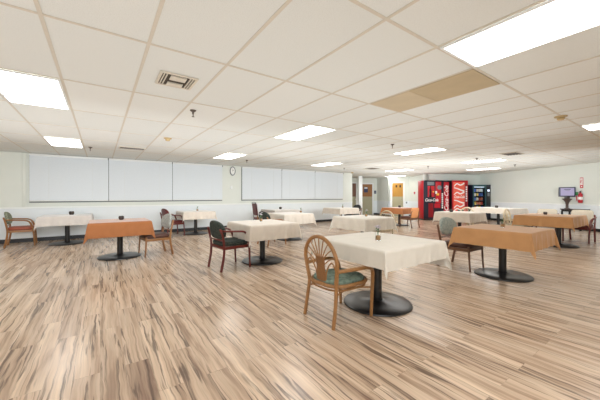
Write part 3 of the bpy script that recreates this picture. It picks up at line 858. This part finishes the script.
obj('cap_picture', BX(.06, .14, -.010, -.004, .0, .05), M['yellow'], art, (.40, 0, 1.42))
obj('lower_artwork', BX(.24, .50, -.006, .002, .14, .86), M['dkred'], v)
obj('lower_artwork', BX(.56, .88, -.006, .002, .62, .84), M['red'], v)
text('script_lettering', 'Coca-Cola', .21, M['wht'], v, (.40, -.012, 1.02), (PI/2, 0, 0), .35, .78, bold=.004)
obj('red_column', BX(.62, .92, -.010, .002, .86, 1.96, bev=.004), M['red'], v)
obj('coin_mechanism', lathe(bmesh.new(), [(0, 0), (.11, 0), (.115, .01), (.10, .022), (0, .022)], 24), M['greyp'], v, (.82, -.01, 1.66), (PI/2, 0, 0))
obj('price_sticker', BX(.66, .80, -.014, -.009, 1.26, 1.36), M['yellow'], v)
obj('price_sticker', BX(.60, .70, -.014, -.009, 1.34, 1.48), M['wht'], v)
obj('button_strip', BX(.93, 1.03, -.010, .002, .55, 1.45, bev=.004), M['blackmat'], v)
for k in range(8): obj('button', BX(.945, 1.015, -.016, -.009, .60+k*.10, .67+k*.10, bev=.003), M['wht'], v)
obj('red_side_panel', BX(1.06, 1.34, -.012, .002, .16, 1.94, bev=.004), M['red'], v)
text('script_lettering', 'Coca-Cola', .30, M['wht'], v, (1.20, -.017, 1.10), (PI/2, -PI/2, 0), .35, 1.0, bold=.004)
obj('dispensing_slot', BX(.56, 1.02, -.006, .006, .22, .46, bev=.004), M['black'], v)
# --- second machine
w, h, d = .84, 2.02, .74
v = vending(-2.06, w, h, d, 'narrow coral red vending machine with white swirls, middle of the three')
obj('cabinet', BX(0, w, .05, d, .06, h, bev=.012), M['black'], v)
obj('kick_plate', BX(.03, w-.03, .08, d-.03, 0, .07), M['black'], v)
obj('front_door', BX(0, w, 0, .05, .07, h, bev=.012), M['red'], v)
obj('artwork_panel', BX(.05, .66, -.008, .002, .42, 1.94, bev=.004), M['orng'], v)
for k, (z0, sl) in enumerate([(1.80, .16), (1.56, -.18), (1.36, .14), (.94, -.16), (.70, .18), (.54, .12)]):
    b = bmesh.new()
    tube(b, [(.08, -.008, z0-sl*.5), (.24, -.010, z0+.05), (.42, -.010, z0-.02), (.63, -.008, z0+sl*.5)], .026, .04, 8, 6, flat=(.9, .12) if False else (.9, .9))
    bmesh.ops.scale(b, vec=(1, .14, 1), verts=b.verts, space=Matrix.Translation((0, .008, 0)))
    obj('swirl', b, M['wht'], v)
text('script_lettering', 'Coca-Cola', .19, M['wht'], v, (.36, -.013, 1.18), (PI/2, 0, 0), .35, .68, bold=.004)
obj('selection_panel', BX(.69, .80, -.012, .002, .60, 1.84, bev=.004), M['dkred'], v)
for k in range(7): obj('button', BX(.705, .785, -.018, -.011, .95+k*.115, 1.03+k*.115, bev=.003), M['wht'], v)
obj('dispensing_slot', BX(.28, .60, -.012, .004, .42, .54, bev=.004), M['black'], v)
# --- snack machine with a glass front
w, h, d = .98, 1.80, .78
v = vending(-.99, w, h, d, 'dark glass-fronted snack machine with lit shelves, rightmost of the three')
cb = bmesh.new()
box(cb, 0, .03, .0, d, .06, h); box(cb, w-.28, w, .0, d, .06, h); box(cb, .03, w-.28, d-.04, d, .06, h)
box(cb, .03, w-.28, 0, d-.04, h-.09, h); box(cb, .03, w-.28, 0, d-.04, .06, .52)
obj('cabinet', cb, M['navy'], v)
obj('kick_plate', BX(.03, w-.03, .05, d-.03, 0, .065), M['black'], v)
fr = bmesh.new()
box(fr, .0, .06, -.02, 0, .5, h, bev=.004); box(fr, .66, .72, -.02, 0, .5, h, bev=.004); box(fr, .06, .66, -.02, 0, h-.07, h, bev=.004); box(fr, .06, .66, -.02, 0, .5, .55, bev=.004)
obj('door_frame', fr, M['teal'], v)
obj('glass_pane', BX(.06, .66, -.012, -.006, .55, h-.07), M['pane'], v)
obj('lamp', BX(.06, .66, .04, .08, h-.13, h-.10), M['lit'], v)
obj('control_panel', BX(.75, .95, -.015, .0, .75, 1.68, bev=.004), M['blackmat'], v)
obj('keypad', BX(.79, .91, -.022, -.014, 1.22, 1.40, bev=.003), M['greyp'], v)
obj('display', BX(.79, .91, -.022, -.014, 1.46, 1.56, bev=.003), M['lit'], v)
obj('delivery_flap', BX(.10, .62, -.015, .002, .18, .38, bev=.004), M['black'], v)
ORG = v.matrix_basis.copy()
q0 = v.location.copy()
snack_cols = [(236, 236, 240), (70, 96, 190), (214, 120, 92), (90, 120, 200), (240, 220, 210), (200, 70, 60), (240, 200, 90)]
snm = [mat('packet_%d' % i, c, .35) for i, c in enumerate(snack_cols)]
protos = {}
colname = ['white', 'blue', 'coral', 'light blue', 'cream', 'red', 'yellow']
rowname = ['bottom', 'second', 'third', 'fourth', 'top']
for r_ in range(5):
    z = .56+r_*.22
    obj('shelf', BX(.035, .69, .10, .62, z-.012, z), M['greyp'], v)
    for c_ in range(5):
        ci = (r_*3+c_*2+(r_*c_) % 3) % 7
        p = Vector((.115+c_*.125, .16, z+.001)); p.rotate(Matrix.Rotation(-PH, 3, 'Z')); p += q0
        if ci not in protos:
            b = bmesh.new(); puff(b, sup(.046, .075, 7), .05, lambda u, vv, q: Vector((u, q, .078+vv)))
            o = obj('snack_packet', b, snm[ci], None, p, (0, 0, -PH)); protos[ci] = o
        else:
            o = protos[ci].copy(); COL.objects.link(o); o.location = p
        tag(o, '%s snack packet, number %d from left on the %s shelf of the snack machine' % (colname[ci], c_+1, rowname[r_]), 'snack', 'snack packets behind glass')
# white conduit running up from the first machine to the ceiling
q = RC + N*(-3.44) - W*.55
tag(obj('conduit_pipe', lathe(bmesh.new(), [(0, 2.021), (.028, 2.021), (.028, 2.035), (.013, 2.036), (.013, CEIL-.003), (0, CEIL-.003)], 12), M['white'], None, (q.x, q.y, 0)), 'thin white pipe from the ceiling down to the top of the red vending machine', 'pipe')

# ------------------------------------------------------------------ right wall: console, screen, extinguisher
RW = R(-90)-PH
def rw(s, off=0): 
    p = R0 + W*s - N*off; return p
# local x runs toward the camera side (-W), y into the wall
q = rw(.60, .03)
c = thing('console_table', 'narrow dark console table against the right wall under the screen', 'console', (q.x, q.y, 0), RW)
obj('tabletop', BX(-.36, .36, -.38, 0, .725, .76, bev=.004), M['cup'], c)
obj('apron', BX(-.34, .34, -.35, -.03, .66, .726), M['blackmat'], c)
for sx in (-.32, .32):
    for sy in (-.34, -.03): obj('leg', BX(sx-.025, sx+.025, sy-.02, sy+.02, 0, .67, bev=.004), M['blackmat'], c)
q = rw(.85, .24)
t = thing('screen_kiosk', 'small lit screen on a tapered bronze stand on the dark console', 'screen', (q.x, q.y, .7605), R(-65))
obj('stand', lathe(bmesh.new(), [(0, 0), (.085, 0), (.08, .015), (.045, .03), (.04, .14), (.06, .24), (.10, .31), (.15, .36), (.14, .375), (0, .375)], 24), M['bronze'], t)
obj('neck', BX(-.07, .07, -.03, .05, .37, .48, bev=.006), M['cup'], t)
obj('screen_housing', BX(-.23, .23, -.03, .08, .44, .80, bev=.012), M['tvframe'], t)
sc = obj('display', BX(-.19, .19, -.036, -.029, .485, .765), M['screen'], t)
obj('menu_bar', BX(-.09, .09, -.039, -.035, .70, .722), M['tvframe'], sc); obj('menu_bar', BX(-.06, .06, -.039, -.035, .672, .682), M['greyp'], sc)
q = rw(.52, .012)
e = thing('fire_extinguisher', 'red fire extinguisher hanging on the right wall beside the screen', 'fire extinguisher', (q.x, q.y, .98), RW)
obj('cylinder', lathe(bmesh.new(), [(0, 0), (.055, 0), (.065, .015), (.065, .28), (.05, .33), (.022, .355), (.022, .38), (0, .38)], 20), M['red'], e, (0, -.075, 0))
obj('valve', BX(-.02, .02, -.10, -.05, .37, .42, bev=.004), M['black'], e)
obj('handle', TB([(.0, -.075, .42), (.04, -.085, .435), (.09, -.10, .425)], .009, None, 6, 4), M['black'], e)
obj('hose', TB([(-.02, -.085, .39), (-.09, -.10, .36), (-.10, -.11, .22), (-.085, -.11, .08)], .011, .016, 8, 5), M['red'], e)
obj('inspection_tag', BX(-.10, -.02, -.15, -.146, .28, .40), M['greentag'], e)
obj('label_band', lathe(bmesh.new(), [(.0655, .12), (.067, .121), (.067, .219), (.0655, .22)], 20), M['wht'], e, (0, -.075, 0))
obj('wall_bracket', BX(-.03, .03, -.012, -.001, .05, .34), M['greyp'], e)
q = rw(.545, .004)
s = thing('fire_sign', 'tall narrow red and white sign above the fire extinguisher', 'sign', (q.x, q.y, 1.52), RW)
obj('plate', BX(-.055, .055, -.004, 0, 0, .38), M['signred'], s)
obj('white_band', BX(-.042, .042, -.006, -.004, .11, .355), M['wht'], s)
text('lettering', 'FIRE', .055, M['signred'], s, (-.018, -.0075, .235), (PI/2, -PI/2, 0), 0, 1.0, .0005, .001)
text('lettering', 'EXTINGUISHER', .032, M['signred'], s, (.02, -.0075, .235), (PI/2, -PI/2, 0), 0, .9, .0005, .0006)
ar = bmesh.new(); ar.faces.new([ar.verts.new(p) for p in [(-.035, -.0065, .075), (.035, -.0065, .075), (0, -.0065, .02)]])
obj('arrow', ar, M['wht'], s, raw=True)

# ------------------------------------------------------------------ light
w_ = bpy.data.worlds.new('World'); SC.world = w_; w_.use_nodes = True
w_.node_tree.nodes['Background'].inputs[0].default_value = (.9, .95, 1, 1)
w_.node_tree.nodes['Background'].inputs[1].default_value = .3
def lamp(name, loc, rot, sx, sy, e, col=(.93, .97, 1), spread=180):
    l = bpy.data.lights.new(name, 'AREA'); l.shape = 'RECTANGLE'; l.size = sx; l.size_y = sy; l.energy = e
    l.color = col; l.spread = R(spread)
    o = bpy.data.objects.new(name, l); COL.objects.link(o); o.location = loc; o.rotation_euler = rot
# unseen up-facing area lamps, added to brighten the ceiling
lamp('unseen_uplight', (1.2, -1.2, 1.9), (PI, 0, 0), 5, 2.4, 36)
lamp('unseen_uplight', (2.0, 4.4, 1.5), (PI, 0, 0), 10, 7, 108)
lamp('unseen_uplight', (10.5, 6.0, 1.5), (PI, 0, 0), 6, 7, 80)
# unseen area lamps added to brighten far walls, alcove and near table sides
lamp('unseen_wash_lamp', (3.5, 3.6, 1.55), (PI/2, 0, 0), 14, 1.0, 120, spread=75)
lamp('unseen_wash_lamp', (8.2, 3.6, 1.55), (PI/2, 0, R(-70)), 7, 1.0, 85, spread=75)
lamp('unseen_wash_lamp', (10.6, 7.6, 1.7), (PI/2, 0, R(-40)), 3, .8, 20, spread=80)
lamp('unseen_wash_lamp', (11.7, 10.7, 1.5), (PI/2, 0, R(-100)), 1.0, 1.0, 9, spread=120)
lamp('unseen_wash_lamp', (-.8, -1.0, 1.4), (PI/2, 0, R(-35)), 5, 1.4, 26, spread=100)

# ------------------------------------------------------------------ camera
cam = bpy.data.cameras.new('camera'); co = bpy.data.objects.new('camera', cam); COL.objects.link(co)
cam.sensor_width = 36; cam.lens = 36*284.65/600; cam.shift_y = -(200-195.76)/600; cam.clip_start = .05
co.location = (0, 0, 1.24); co.rotation_euler = (PI/2, 0, -0.61199)
SC.camera = co
SC.view_settings.view_transform = 'Standard'; SC.view_settings.look = 'None'; SC.view_settings.exposure = -0.36
